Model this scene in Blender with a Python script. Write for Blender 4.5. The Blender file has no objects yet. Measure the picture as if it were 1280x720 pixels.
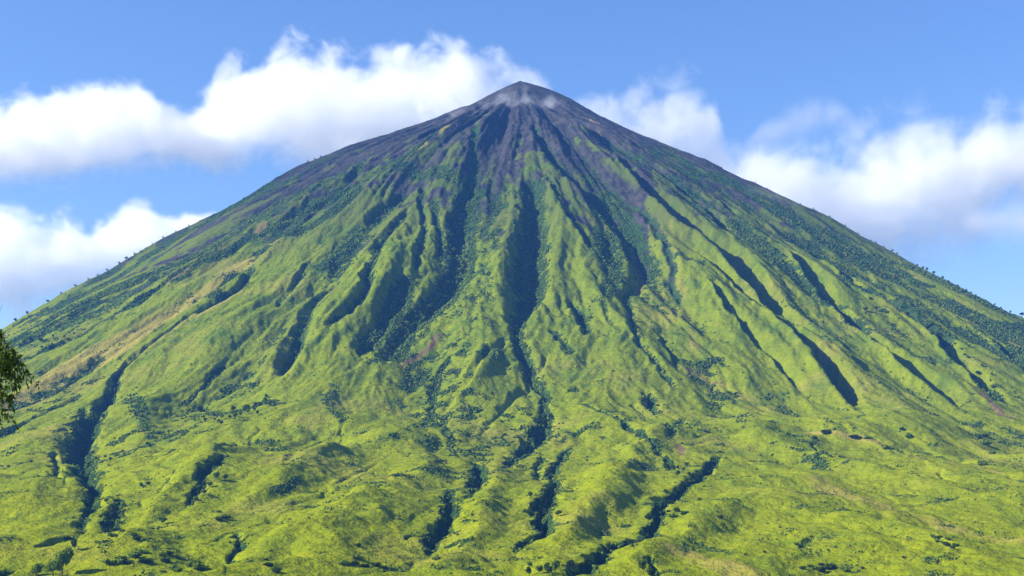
import bpy, bmesh, math, random
import numpy as np
from mathutils import Vector, Matrix

RNG = np.random.default_rng(11)
random.seed(5)
S = bpy.context.scene
COL = S.collection

# ------------------------------------------------------------------ camera
F = 1758.0                       # focal length in pixels of the 1280 wide photograph
PITCH = math.atan(280 / F)
CP, SP = math.cos(PITCH), math.sin(PITCH)
DIST = 3500.0                    # metres to the axis of the cone
X0, Z0 = 20.6, 1098.9            # summit (eye level is z = 0)

cam_d = bpy.data.cameras.new('camera')
cam_d.sensor_width = 36.0
cam_d.lens = 36.0 * F / 1280.0
cam_d.clip_start = 0.5
cam_d.clip_end = 60000
cam = bpy.data.objects.new('camera', cam_d)
cam.rotation_euler = (math.pi / 2 + PITCH, 0, 0)
COL.objects.link(cam)
S.camera = cam

# ------------------------------------------------------------------ light
SUN_EL, SUN_AZ = math.radians(31), math.radians(79)     # azimuth: how far left of straight behind the camera
sdir = Vector((-math.sin(SUN_AZ) * math.cos(SUN_EL), -math.cos(SUN_AZ) * math.cos(SUN_EL), math.sin(SUN_EL)))
sl = bpy.data.lights.new('sun', 'SUN')
sl.energy = 5.0
sl.angle = math.radians(0.5)
sl.color = (1.0, 0.94, 0.83)
so = bpy.data.objects.new('sun', sl)
so.rotation_euler = sdir.to_track_quat('Z', 'Y').to_euler()
so.location = (-4000, -2000, 4000)
COL.objects.link(so)

W = bpy.data.worlds.new('World')
S.world = W
W.use_nodes = True
nt = W.node_tree
nt.nodes.clear()
wo = nt.nodes.new('ShaderNodeOutputWorld')
bg = nt.nodes.new('ShaderNodeBackground')
sky = nt.nodes.new('ShaderNodeTexSky')
sky.sky_type = 'NISHITA'
sky.sun_disc = False
sky.sun_elevation = SUN_EL
sky.sun_rotation = math.atan2(sdir.x, sdir.y)
sky.altitude = 900
sky.air_density = 1.3
sky.dust_density = 0.9
sky.ozone_density = 3.0
bg.inputs['Strength'].default_value = 0.08
hs = nt.nodes.new('ShaderNodeHueSaturation')
hs.inputs['Saturation'].default_value = 1.22
hs.inputs['Hue'].default_value = 0.515
nt.links.new(sky.outputs[0], hs.inputs['Color'])
nt.links.new(hs.outputs[0], bg.inputs[0])
nt.links.new(bg.outputs[0], wo.inputs[0])

S.view_settings.view_transform = 'Standard'
S.view_settings.look = 'None'
S.view_settings.exposure = 1.3
S.view_settings.gamma = 1
S.view_settings.use_curve_mapping = False
S.render.engine = 'CYCLES'
cy = S.cycles
cy.use_denoising = True
cy.max_bounces = 10
cy.diffuse_bounces = 3
cy.glossy_bounces = 2
cy.transmission_bounces = 2
cy.transparent_max_bounces = 8
cy.volume_bounces = 12
cy.volume_max_steps = 256
cy.volume_step_rate = 0.3

# ------------------------------------------------------------------ helpers
def tag(o, label=None, cat=None, group=None, kind=None):
    if label: o['label'] = label
    if cat: o['category'] = cat
    if group: o['group'] = group
    if kind: o['kind'] = kind
    return o

def mesh_np(name, v, faces, k, mat=None, smooth=False, parent=None):
    """faces: (n,k) index array"""
    me = bpy.data.meshes.new(name)
    v = np.ascontiguousarray(v, np.float32)
    f = np.ascontiguousarray(faces, np.int32)
    n = len(f)
    me.vertices.add(len(v)); me.vertices.foreach_set('co', v.ravel())
    me.loops.add(n * k); me.loops.foreach_set('vertex_index', f.ravel())
    me.polygons.add(n)
    me.polygons.foreach_set('loop_start', np.arange(0, n * k, k, dtype=np.int32))
    me.polygons.foreach_set('loop_total', np.full(n, k, np.int32))
    me.polygons.foreach_set('use_smooth', np.full(n, smooth))
    me.update(calc_edges=True)
    if mat: me.materials.append(mat)
    o = bpy.data.objects.new(name, me)
    COL.objects.link(o)
    if parent is not None: o.parent = parent
    return o

def nd(t, typ, ins=None, **kw):
    n = t.nodes.new(typ)
    for k, v in kw.items(): setattr(n, k, v)
    for k, v in (ins or {}).items():
        if isinstance(v, bpy.types.NodeSocket): t.links.new(v, n.inputs[k])
        else: n.inputs[k].default_value = v
    return n

def math_n(t, op, a, b=0.0, c=0.0, clamp=False):
    n = t.nodes.new('ShaderNodeMath'); n.operation = op; n.use_clamp = clamp
    for i, v in enumerate((a, b, c)):
        if isinstance(v, bpy.types.NodeSocket): t.links.new(v, n.inputs[i])
        else: n.inputs[i].default_value = v
    return n.outputs[0]

def mixc(t, fac, a, b):
    n = t.nodes.new('ShaderNodeMix'); n.data_type = 'RGBA'
    for i, v in ((0, fac), (6, a), (7, b)):
        if isinstance(v, bpy.types.NodeSocket): t.links.new(v, n.inputs[i])
        else: n.inputs[i].default_value = v if i == 0 else (*v, 1)
    return n.outputs[2]

def noise_n(t, vec, scale, detail=3, rough=0.55, dist=0.0):
    n = nd(t, 'ShaderNodeTexNoise', {'Vector': vec, 'Scale': scale, 'Detail': detail, 'Roughness': rough, 'Distortion': dist})
    return n.outputs[0]

def ramp(t, fac, lo, hi):
    n = nd(t, 'ShaderNodeMapRange', {0: fac, 1: lo, 2: hi, 3: 0.0, 4: 1.0})
    n.interpolation_type = 'SMOOTHSTEP'
    return n.outputs[0]

def new_mat(name):
    m = bpy.data.materials.new(name); m.use_nodes = True
    t = m.node_tree
    b = t.nodes['Principled BSDF']
    b.inputs['Specular IOR Level'].default_value = 0.0
    b.inputs['Roughness'].default_value = 0.9
    return m, t, b

# ------------------------------------------------------------------ numpy noise
_perm = RNG.permutation(256)
_perm = np.concatenate([_perm, _perm, _perm]).astype(np.int32)
_ga = np.linspace(0, 2 * np.pi, 256, endpoint=False)
_gx, _gy = np.cos(_ga).astype(np.float32), np.sin(_ga).astype(np.float32)

def gnoise(x, y, seed=0):
    xi = np.floor(x).astype(np.int32); yi = np.floor(y).astype(np.int32)
    fx = (x - xi).astype(np.float32); fy = (y - yi).astype(np.float32)
    u = fx * fx * fx * (fx * (fx * 6 - 15) + 10); v = fy * fy * fy * (fy * (fy * 6 - 15) + 10)
    def g(ix, iy, dx, dy):
        h = _perm[_perm[(ix + seed * 17) & 255] + ((iy + seed * 31) & 255)]
        return _gx[h] * dx + _gy[h] * dy
    a = g(xi, yi, fx, fy); b = g(xi + 1, yi, fx - 1, fy)
    c = g(xi, yi + 1, fx, fy - 1); d = g(xi + 1, yi + 1, fx - 1, fy - 1)
    return (a + (b - a) * u) + ((c + (d - c) * u) - (a + (b - a) * u)) * v

def fbm(x, y, wl, octs=4, seed=0, gain=0.5):
    s = 0; a = 1.0; f = 1.0 / wl
    for i in range(octs):
        s = s + a * gnoise(x * f + 13.7 * i, y * f - 7.3 * i, seed + i)
        a *= gain; f *= 2.03
    return s

def sstep(a, b, x):
    t = np.clip((x - a) / (b - a), 0, 1)
    return t * t * (3 - 2 * t)

# ------------------------------------------------------------------ base cone
KN = np.array([0, 80, 160, 260, 360, 480, 600, 720, 840, 960, 1080, 1200, 1320, 1450, 1700, 1900, 2100, 2300, 2500, 2700, 3000, 3600, 6000.])
HL = np.array([1098.9, 1056, 1010, 953, 902, 850, 787, 714, 638, 561, 481, 402, 322, 245, 128, 74, 36, 6, -24, -48, -72, -85, -90.])
HR = np.array([1098.9, 1064, 1015, 950, 895, 834, 766, 698, 624, 546, 468, 397, 330, 258, 135, 78, 38, 8, -22, -46, -70, -85, -90.])

def spl(kn, h, r):
    m = np.gradient(h, kn)
    i = np.clip(np.searchsorted(kn, r) - 1, 0, len(kn) - 2)
    d = kn[i + 1] - kn[i]; t = np.clip((r - kn[i]) / d, 0, 1)
    return ((2*t**3 - 3*t**2 + 1) * h[i] + (t**3 - 2*t**2 + t) * d * m[i] + (-2*t**3 + 3*t**2) * h[i+1] + (t**3 - t**2) * d * m[i+1])

def base(x, y):
    dx = x - X0; dy = y - DIST
    r = np.hypot(dx, dy)
    w = 0.5 + 0.5 * dx / np.maximum(r, 1)
    w = w * w * (3 - 2 * w)
    z = spl(KN, HL, r) * (1 - w) + spl(KN, HR, r) * w
    d = np.hypot(x, y)
    hill = -1.7 - 0.09 * d - 0.00002 * d * d          # the rise the photographer stands on
    k = 12.0
    h = np.clip(0.5 + 0.5 * (hill - z) / k, 0, 1)
    return z * (1 - h) + hill * h + k * h * (1 - h)

def ray(px, py):
    a = (np.asarray(px, float) - 640) / F; b = (360 - np.asarray(py, float)) / F
    fy = CP - b * SP; fz = SP + b * CP
    return a / fy, fz / fy                    # x/y and z/y

YS_HIT = np.arange(500, 3900, 4.0)
def hit_base(px, py):
    t, e = ray(px, py)
    x = t[:, None] * YS_HIT[None]; y = np.repeat(YS_HIT[None], len(t), 0)
    z = base(x, y)
    over = z / y - e[:, None]
    ok = over >= 0
    idx = np.where(ok.any(1), ok.argmax(1), over.argmax(1))
    yy = YS_HIT[idx]
    return np.stack([t * yy, yy], 1)

# ------------------------------------------------------------------ the grid of the slope
def trow(a): return (a - 640) / F / CP
tc = np.concatenate([np.linspace(-1.0, -0.40, 24, endpoint=False), trow(np.arange(-28, 1309, 1.45)), np.linspace(0.40, 1.0, 25)[1:]])
tc = np.sort(np.unique(tc))
yr = np.concatenate([np.linspace(4, 60, 10, endpoint=False), np.linspace(60, 700, 40, endpoint=False), np.arange(700, 1900, 2.6), np.arange(1900, 3570, 3.4),
                     np.linspace(3570, 5600, 60)])
NR, NC = len(yr), len(tc)
Y = np.repeat(yr[:, None], NC, 1); X = Y * tc[None]
ZB = base(X, Y)

# direction of steepest descent on the base form
e_ = 3.0
GXb = (base(X + e_, Y) - base(X - e_, Y)) / (2 * e_)
GYb = (base(X, Y + e_) - base(X, Y - e_)) / (2 * e_)
RAD = np.hypot(X - X0, Y - DIST)
AZ = np.arctan2(X - X0, DIST - Y)             # 0 towards the camera, + to the right

# ------------------------------------------------------------------ traced water courses: (x, y, width of the sunward wall) in photograph pixels
G = []
def gully(pts, k=0.85, wr=1.3, scrub=0.8, lip=0.22, w=None, wob=1.0, cast=False):
    if cast:        # a steep sunward wall whose shadow lies over the floor and the foot of the far side
        pts = [(a - 0.72 * c, b + 0.26 * c, 0.52 * c) for a, b, c in pts]
        k, wr, scrub, lip, wob = 2.5 * k, (2.8 if cast is True else cast), scrub * 0.55, 0.40, 2.0
    G.append((pts, k, wr, scrub, lip, w, wob))

# centre
gully([(662,212,10),(667,232,20),(668,262,22),(669,290,25),(667,312,30),(664,340,34),(662,365,32),(656,390,20),(646,408,10),(655,440,14),(664,467,14),(680,484,10),(682,510,8),(687,524,12),(674,546,26),(652,560,18),(640,576,14),(626,590,16),(610,604,10)], k=1.0, wr=0.9, scrub=0.9)
gully([(596,150,5),(592,180,6),(593,205,7),(592,225,8),(582,250,10),(578,275,17),(580,300,18),(580,330,18),(566,352,22),(546,372,22),(528,392,18),(510,410,14),(497,430,18),(484,447,16),(462,460,12)], k=0.75, wr=1.2, scrub=1.0)
gully([(508,356,12),(498,385,18),(484,403,16),(474,420,18),(460,440,14),(444,452,10)], k=0.9, scrub=0.95)
gully([(552,360,8),(534,375,14),(522,392,14),(508,406,10)], k=0.7, scrub=1.0)
gully([(527,230,5),(530,245,5),(525,265,5),(531,285,5),(530,302,5),(523,322,5),(522,340,6),(520,356,5)], k=1.1, scrub=0.6, wr=1.4)
gully([(541,250,5),(546,282,6),(550,306,6),(548,325,4)], k=0.9, scrub=0.7)
gully([(508,240,8),(488,257,11),(470,270,11),(458,285,6)], k=0.9, scrub=0.9)
gully([(516,266,4),(500,284,6),(485,297,9),(472,312,14),(474,328,8),(463,342,9),(461,360,8),(458,385,9),(441,407,10),(420,421,8),(396,437,6)], k=0.85, scrub=0.7)
gully([(432,344,6),(414,358,8),(398,372,11),(384,392,11),(374,412,17),(370,435,24),(362,456,24),(353,474,16)], k=1.0, wr=1.1, scrub=0.6)
gully([(392,327,4),(377,350,6),(355,377,5),(340,395,4)], k=0.8, scrub=0.5)
# the edge between the green face and the tan left flank
gully([(323,318,6),(316,345,8),(304,360,11),(287,375,11),(272,384,9),(252,395,7),(238,404,7),(212,422,7),(195,433,9),(174,446,10),(155,464,10),(146,478,9),(143,487,12),(134,502,20),(118,518,28),(111,534,30),(107,548,30),(103,572,25),(111,592,20),(121,616,20),(113,636,16),(110,652,14),(105,664,14),(100,673,10),(84,681,8)], k=1.0, wr=0.8, scrub=0.75)
gully([(256,367,4),(228,394,5),(205,410,4),(176,430,5),(140,455,4)], k=0.9, scrub=0.5)
gully([(102,672,8),(88,680,15),(70,687,15),(50,692,8)], k=1.4, wr=0.7, scrub=0.9)
gully([(36,712,4),(24,714,12),(0,720,12),(-20,724,12)], k=1.1, wr=0.7, scrub=0.8)
gully([(134,438,5),(107,456,10),(84,478,9),(60,492,6)], k=0.7, scrub=0.8)
gully([(100,486,8),(82,502,12),(52,516,12),(26,532,12),(0,545,14),(-20,556,14)], k=0.95, wr=1.2, scrub=0.8, lip=0.06)
gully([(67,566,9),(75,592,12),(81,615,6)], k=1.0, wr=0.8, scrub=0.5)
gully([(285,456,5),(262,480,6),(240,500,4),(224,512,4)], k=0.7, scrub=0.8)
gully([(404,238,6),(370,264,10),(338,280,10),(308,290,11),(270,312,12),(230,335,12),(185,372,14),(140,394,13),(106,412,14),(66,436,16),(20,450,14)], k=0.75, wr=1.2, scrub=1.0)
gully([(462,192,6),(440,222,10),(405,250,12),(365,268,10)], k=0.7, scrub=0.9)
gully([(262,304,7),(230,326,8),(172,348,9),(120,373,9),(60,408,9),(18,427,9)], k=0.75, scrub=1.0)
gully([(190,320,6),(146,345,6),(104,364,6),(57,389,7),(15,414,7)], k=0.7, scrub=0.9)
# right of the peak
gully([(658,140,6),(665,160,8),(674,174,9),(687,193,11),(707,216,15),(728,236,17),(752,256,16),(770,274,15),(785,292,15),(800,320,17),(803,340,15),(797,356,12),(781,370,10),(789,392,7),(790,415,6),(800,435,6),(820,456,6),(838,478,6),(846,500,5),(836,522,5)], k=0.85, wr=1.4, scrub=0.55)
gully([(680,224,4),(690,242,6),(700,255,5)], k=0.9, scrub=0.6)
gully([(704,272,5),(720,290,7),(738,312,8),(742,322,5)], k=0.8, scrub=0.7)
gully([(757,226,5),(774,242,7),(783,256,7),(802,266,6),(813,280,7),(821,300,8),(833,313,7),(840,340,6),(846,362,5),(856,385,4)], k=0.7, scrub=0.6)
gully([(772,186,6),(790,212,11),(822,238,17),(842,260,22),(862,278,25),(882,296,27),(912,311,28),(934,331,28),(957,360,22),(985,392,18),(1017,416,16),(1042,436,12),(1072,455,9),(1122,485,5)], k=0.95, wr=0.9, scrub=0.8, cast=True)
gully([(858,314,5),(884,334,7),(910,350,9),(936,370,11),(958,388,14),(978,402,16),(1002,420,19),(1030,440,24),(1052,458,28),(1070,480,27),(1082,500,22),(1086,518,12)], k=1.0, wr=0.8, scrub=0.7, cast=1.7)
gully([(806,196,5),(836,218,7),(862,238,8),(884,251,9),(902,270,11),(914,292,9)], k=0.8, scrub=0.7, cast=True)
gully([(896,240,6),(925,270,7),(950,290,8),(976,307,9),(1001,321,12),(1022,345,14),(1042,372,15),(1068,396,15),(1096,420,14),(1126,440,16),(1150,456,22),(1175,472,26),(1196,486,24),(1214,508,10)], k=0.9, wr=0.9, scrub=0.85, cast=True)
gully([(1012,306,6),(1040,326,9),(1056,342,11),(1078,362,13),(1102,374,16),(1140,394,16),(1166,412,14),(1190,432,14),(1222,462,14),(1242,480,14),(1264,500,9)], k=0.75, scrub=0.95, cast=True)
gully([(1132,358,5),(1160,374,6),(1192,391,6),(1226,411,8),(1252,427,9),(1278,444,9),(1300,456,9)], k=0.9, scrub=0.6, cast=True)
gully([(890,360,5),(906,382,9),(922,402,9),(941,421,8),(958,436,6),(984,462,8),(1008,484,6)], k=0.85, scrub=0.6, cast=True)
gully([(908,352,4),(925,368,6),(948,386,6),(966,400,5)], k=0.9, scrub=0.6, cast=True)
gully([(712,374,7),(726,393,10),(737,411,11),(728,422,5)], k=1.0, scrub=0.6)
gully([(740,374,5),(757,394,7),(776,418,6)], k=0.8, scrub=0.5)
gully([(822,404,8),(829,420,6),(846,450,6),(850,462,4)], k=0.8, scrub=0.5)
gully([(688,412,5),(707,436,8),(716,446,6)], k=0.8, scrub=0.6)
gully([(786,503,5),(800,514,7),(814,523,6)], k=1.2, scrub=0.5)
gully([(804,492,10),(816,504,14),(820,520,10)], k=1.0, scrub=0.7)
gully([(720,505,6),(742,516,7),(762,531,8),(782,541,7),(812,562,7),(822,570,6),(842,584,8),(860,596,6)], k=0.8, scrub=0.8)
gully([(853,525,6),(847,532,9),(838,548,11),(835,558,8)], k=0.9, scrub=0.7)
# the deep ravines of the foot
gully([(912,568,5),(889,581,12),(878,598,14),(858,612,16),(838,620,18),(826,640,14),(816,652,16),(813,662,22),(790,668,26),(772,680,22),(752,700,26),(722,713,24),(700,724,22)], k=1.15, wr=0.6, scrub=1.0, lip=0.1)
gully([(718,553,6),(701,570,10),(693,590,11),(696,606,10),(688,622,22),(680,645,22),(686,660,18),(668,672,14),(640,690,8)], k=1.1, wr=0.7, scrub=1.0, lip=0.1)
gully([(680,566,5),(676,582,8),(674,602,6)], k=0.9, scrub=0.6)
gully([(590,566,5),(603,578,18),(606,592,24),(598,606,16),(592,616,14),(576,624,4)], k=1.05, wr=0.55, scrub=1.0, lip=0.1)
gully([(566,604,5),(563,620,14),(566,634,20),(570,645,24),(556,657,22),(542,664,26),(540,676,8),(538,686,4)], k=1.05, wr=0.55, scrub=1.0, lip=0.1)
gully([(545,660,8),(528,666,10),(508,672,6)], k=1.0, wr=0.5, scrub=0.9)
gully([(566,436,5),(556,455,7),(541,474,8),(543,486,7),(537,505,7),(540,520,7),(552,534,6),(560,552,5),(580,568,4)], k=0.9, scrub=0.8)
gully([(640,420,6),(606,455,10),(584,487,16),(560,508,12),(545,526,7)], k=0.75, wr=0.7, scrub=0.35)
gully([(690,436,5),(664,480,10),(640,497,10),(622,520,8),(596,548,6)], k=0.7, wr=0.8, scrub=0.3)
gully([(276,596,6),(263,608,10),(251,622,10),(228,640,7)], k=1.0, scrub=0.9)
gully([(224,604,4),(207,620,4),(186,628,4),(170,640,3)], k=0.8, scrub=0.5)
gully([(146,628,8),(143,652,14),(134,668,9)], k=0.9, scrub=0.9)
gully([(296,664,6),(302,680,10),(294,702,6)], k=1.0, scrub=0.7)
gully([(1005,556,3),(1026,570,6),(1044,582,4)], k=0.9, scrub=0.3)
gully([(1124,598,4),(1144,604,7),(1158,611,4)], k=1.0, scrub=0.4)
gully([(1176,596,4),(1194,606,5)], k=1.0, scrub=0.4)
gully([(1220,608,4),(1260,616,5)], k=0.9, scrub=0.6)
gully([(1160,674,4),(1184,683,6),(1204,691,5)], k=1.0, scrub=0.6)
gully([(1012,668,5),(1010,682,7)], k=1.0, scrub=0.7)
gully([(470,590,3),(452,608,4),(420,616,3)], k=0.6, scrub=0.4)
gully([(812,700,8),(820,716,8),(826,730,8)], k=1.0, scrub=0.7)

for p_ in ([(408,558,4),(366,590,6),(325,612,5)], [(482,574,4),(440,600,6),(398,626,6),(340,642,4)], [(604,688,5),(528,698,7),(462,716,6)],
           [(384,640,4),(300,660,6),(250,690,5)], [(256,556,4),(216,588,5),(184,600,4)], [(880,560,4),(960,588,6),(1040,600,5),(1130,624,6),(1230,642,4)],
           [(910,690,5),(960,670,6),(1060,658,4)], [(1090,556,4),(1180,590,6),(1290,612,5)], [(440,520,4),(420,560,5),(380,585,4)],
           [(560,640,4),(600,660,6),(640,650,5),(660,640,4)], [(330,540,5),(300,575,6),(262,600,4)], [(1060,690,4),(1120,680,5),(1200,710,5)]):
    gully(p_, k=0.42, wr=2.4, scrub=0.3, lip=0.25)
RIDGE = []
def ridge(pts, k): RIDGE.append((pts, k))
ridge([(624,236,8),(616,290,16),(606,350,24),(603,400,34),(602,450,40),(592,500,34),(575,540,14)], 0.42)
ridge([(644,434,6),(608,466,10),(586,488,11),(558,522,8)], 0.75)
ridge([(700,240,8),(716,280,12),(728,320,14),(752,380,16),(775,430,20),(785,480,20),(780,505,10)], 0.4)
ridge([(985,398,8),(1040,440,14),(1085,480,18),(1120,510,22),(1150,540,16)], 0.42)
ridge([(866,300,8),(884,350,14),(900,400,18),(925,450,20),(960,490,16)], 0.35)
ridge([(40,520,26),(30,570,34),(50,630,30),(40,680,20)], 0.2)
ridge([(640,560,20),(610,620,20),(580,690,24),(520,720,20)], 0.5)
ridge([(760,560,22),(770,610,30),(730,640,26),(690,690,16)], 0.62)
ridge([(930,620,26),(850,670,34),(760,720,30)], 0.5)
ridge([(505,300,8),(492,340,14),(470,390,12),(430,430,10),(390,470,8)], 0.6)
ridge([(545,300,6),(540,335,9),(510,360,8),(478,420,8),(440,445,8)], 0.6)
ridge([(420,370,10),(400,420,12),(372,470,12)], 0.5)
ridge([(440,560,30),(380,600,30),(300,640,24)], 0.4)
ridge([(300,570,14),(240,610,18),(190,640,16),(160,670,10)], 0.5)
ridge([(480,620,18),(420,650,24),(340,690,22),(280,720,18)], 0.42)
ridge([(190,500,18),(170,560,24),(160,610,16)], 0.35)
ridge([(900,540,20),(1000,570,26),(1120,600,24),(1240,630,18)], 0.35)
ridge([(1010,640,24),(1120,660,28),(1250,700,24)], 0.3)
ridge([(840,540,12),(800,570,16),(770,600,12)], 0.5)

# strips of different ground: channel 0 scrub, 1 dark rock, 2 tan dry grass, 3 bare soil
PAINT = []
def paint(ch, pts, s, soft=0.5): PAINT.append((ch, pts, s, soft))
paint(2, [(352,292,9),(322,314,13),(290,338,16),(240,375,26),(180,410,32),(130,440,34),(70,470,34),(20,505,28)], 0.85)
paint(2, [(300,372,5),(240,408,9),(190,440,14),(140,470,12)], 0.6)
paint(2, [(1216,402,5),(1250,420,8),(1300,440,9)], 1.0)
paint(2, [(1010,545,8),(1080,556,12),(1150,576,10),(1240,596,8),(1300,610,8)], 0.75)
paint(2, [(1000,600,25),(1120,640,20),(1290,680,30)], 0.6)
paint(2, [(860,460,18),(900,475,22),(940,495,16)], 0.5)
paint(2, [(850,690,24),(900,705,30),(960,720,20)], 0.7)
paint(2, [(560,170,6),(530,190,9),(480,215,8)], 0.8)
paint(2, [(840,300,4),(850,340,6),(858,390,8),(870,440,10)], 0.45)
paint(3, [(549,412,3),(538,424,4.5),(522,438,5),(502,454,2)], 1.2)
paint(3, [(738,150,2),(748,155,3.5),(757,160,2)], 1.6)
paint(3, [(745,162,1.5),(752,167,1.5)], 1.2)
paint(3, [(786,292,3),(797,315,4),(802,340,5),(796,362,4)], 0.7)
paint(3, [(862,455,8),(880,465,10),(900,470,6)], 0.6)
paint(3, [(1230,495,4),(1240,508,6),(1264,528,6)], 0.9)
paint(3, [(844,562,6),(852,570,5)], 0.8)
paint(3, [(206,362,3),(270,318,3),(330,280,4)], 0.7)
paint(1, [(600,130,40),(480,182,10),(400,215,10),(320,262,9),(250,300,7),(150,345,4)], 1.0)
paint(1, [(660,130,50),(680,170,30),(720,200,26),(770,230,16),(790,250,12),(800,290,10),(806,340,7)], 1.05)
paint(1, [(640,150,16),(628,200,10),(622,240,6)], 0.9)
paint(1, [(690,190,8),(712,230,8),(735,260,6)], 0.9)
paint(1, [(760,220,8),(800,265,7),(832,312,6),(848,370,5)], 0.8)
paint(1, [(592,200,9),(580,250,8),(572,290,7),(560,340,6)], 0.75)
paint(1, [(690,125,22),(780,175,18),(870,222,16),(960,262,12),(1030,300,6)], 0.9)
paint(1, [(600,180,30),(596,220,14)], 0.9)
paint(0, [(560,165,8),(500,205,16),(450,235,14),(400,262,10)], 0.7)
paint(0, [(455,285,10),(435,310,16),(405,335,12)], 0.9)
paint(0, [(585,240,22),(570,300,26),(565,345,20),(540,380,16)], 0.62)
paint(0, [(505,215,16),(560,225,20),(600,240,14)], 0.75)
paint(0, [(745,290,14),(765,320,20),(770,350,20),(760,372,14)], 0.6)
paint(0, [(845,330,8),(880,345,6)], 0.6)
paint(0, [(985,380,14),(1040,430,10)], 0.4)
paint(0, [(940,250,14),(1020,300,18),(1100,345,20),(1190,385,16),(1300,420,14)], 0.75)
paint(0, [(1050,300,10),(1140,338,16),(1220,378,18),(1300,412,20)], 1.1)
paint(0, [(920,280,16),(970,330,20),(1020,372,18),(1080,410,18)], 0.62)
paint(0, [(1060,360,18),(1120,390,22),(1190,430,16)], 0.7)
paint(0, [(1230,480,12),(1250,500,10)], 0.9)
paint(0, [(420,215,10),(340,255,14),(250,305,15),(150,352,18),(60,395,18),(0,425,18)], 1.0)
paint(0, [(430,232,8),(370,268,14),(300,303,16),(230,345,16),(150,390,16),(80,428,14),(20,452,12)], 0.85)
paint(1, [(440,205,10),(350,255,9),(270,300,8),(190,345,7),(110,375,4)], 1.3)
paint(3, [(345,268,3),(280,310,4),(215,352,4),(180,374,2)], 0.75)
paint(0, [(420,222,26),(250,312,30),(100,392,32),(0,432,30)], 0.52)
paint(0, [(120,372,8),(60,402,9),(0,428,9)], 0.8)
paint(0, [(250,372,8),(275,380,10),(300,366,8)], 0.7)
paint(0, [(440,250,16),(400,285,14),(360,300,12)], 0.7)
paint(0, [(160,500,12),(175,530,14),(190,555,12),(230,545,14)], 0.50)
paint(0, [(250,520,16),(300,522,18),(330,510,20),(345,520,12)], 0.61)
paint(0, [(415,495,10),(410,525,12),(430,540,8)], 0.50)
paint(0, [(320,560,30),(370,580,26),(420,570,18)], 0.42)
paint(0, [(160,685,24),(220,700,26),(300,712,20)], 0.43)
paint(0, [(345,625,8),(370,615,6)], 0.8)

def polyline(pts):
    """smooth, resample and lay the traced line on the base form"""
    p = np.array(pts, float)
    t = np.concatenate([[0], np.cumsum(np.hypot(np.diff(p[:, 0]), np.diff(p[:, 1])))])
    n = max(3, int(t[-1] / 9) + 1)
    tt = np.linspace(0, t[-1], n)
    q = np.stack([np.interp(tt, t, p[:, i]) for i in range(3)], 1)
    for _ in range(1):
        q[1:-1] = (q[:-2] + 2 * q[1:-1] + q[2:]) / 4
    xy = hit_base(q[:, 0], q[:, 1])
    w = q[:, 2] * np.hypot(xy[:, 0], xy[:, 1]) / F
    return xy, w, tt / tt[-1]

def dist_poly(xy, w, s, wx, wy, reach):
    """signed distance, width and position along the line for the grid points within reach"""
    t0, t1 = 1e9, -1e9
    x0, x1 = xy[:, 0].min() - reach, xy[:, 0].max() + reach
    y0, y1 = xy[:, 1].min() - reach, xy[:, 1].max() + reach
    r0, r1 = np.searchsorted(yr, [y0, y1])
    if r1 <= r0: return None
    ta = min(x0 / y0, x0 / y1); tb = max(x1 / y0, x1 / y1)
    c0, c1 = np.searchsorted(tc, [ta, tb])
    if c1 <= c0: return None
    sl_ = (slice(r0, r1), slice(c0, c1))
    px = wx[sl_]; py = wy[sl_]
    best = np.full(px.shape, 1e9, np.float32); sd = np.zeros(px.shape, np.float32)
    ww = np.full(px.shape, 1.0, np.float32); ss = np.zeros(px.shape, np.float32)
    for i in range(len(xy) - 1):
        a = xy[i]; d = xy[i + 1] - a; L2 = d @ d
        if L2 < 1e-6: continue
        m0 = (py > min(a[1], xy[i+1][1]) - reach) & (py < max(a[1], xy[i+1][1]) + reach)
        rows = np.where(m0.any(1))[0]
        if len(rows) == 0: continue
        rs = slice(rows[0], rows[-1] + 1)
        qx = px[rs] - a[0]; qy = py[rs] - a[1]
        u = np.clip((qx * d[0] + qy * d[1]) / L2, 0, 1)
        ex = qx - u * d[0]; ey = qy - u * d[1]
        dd = np.sqrt(ex * ex + ey * ey)
        m = dd < best[rs]
        best[rs][m] = dd[m]
        sd[rs][m] = np.sign(d[0] * qy - d[1] * qx)[m]
        ww[rs][m] = (w[i] + u * (w[i + 1] - w[i]))[m]
        ss[rs][m] = (s[i] + u * (s[i + 1] - s[i]))[m]
    return sl_, best, sd, ww, ss

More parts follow.
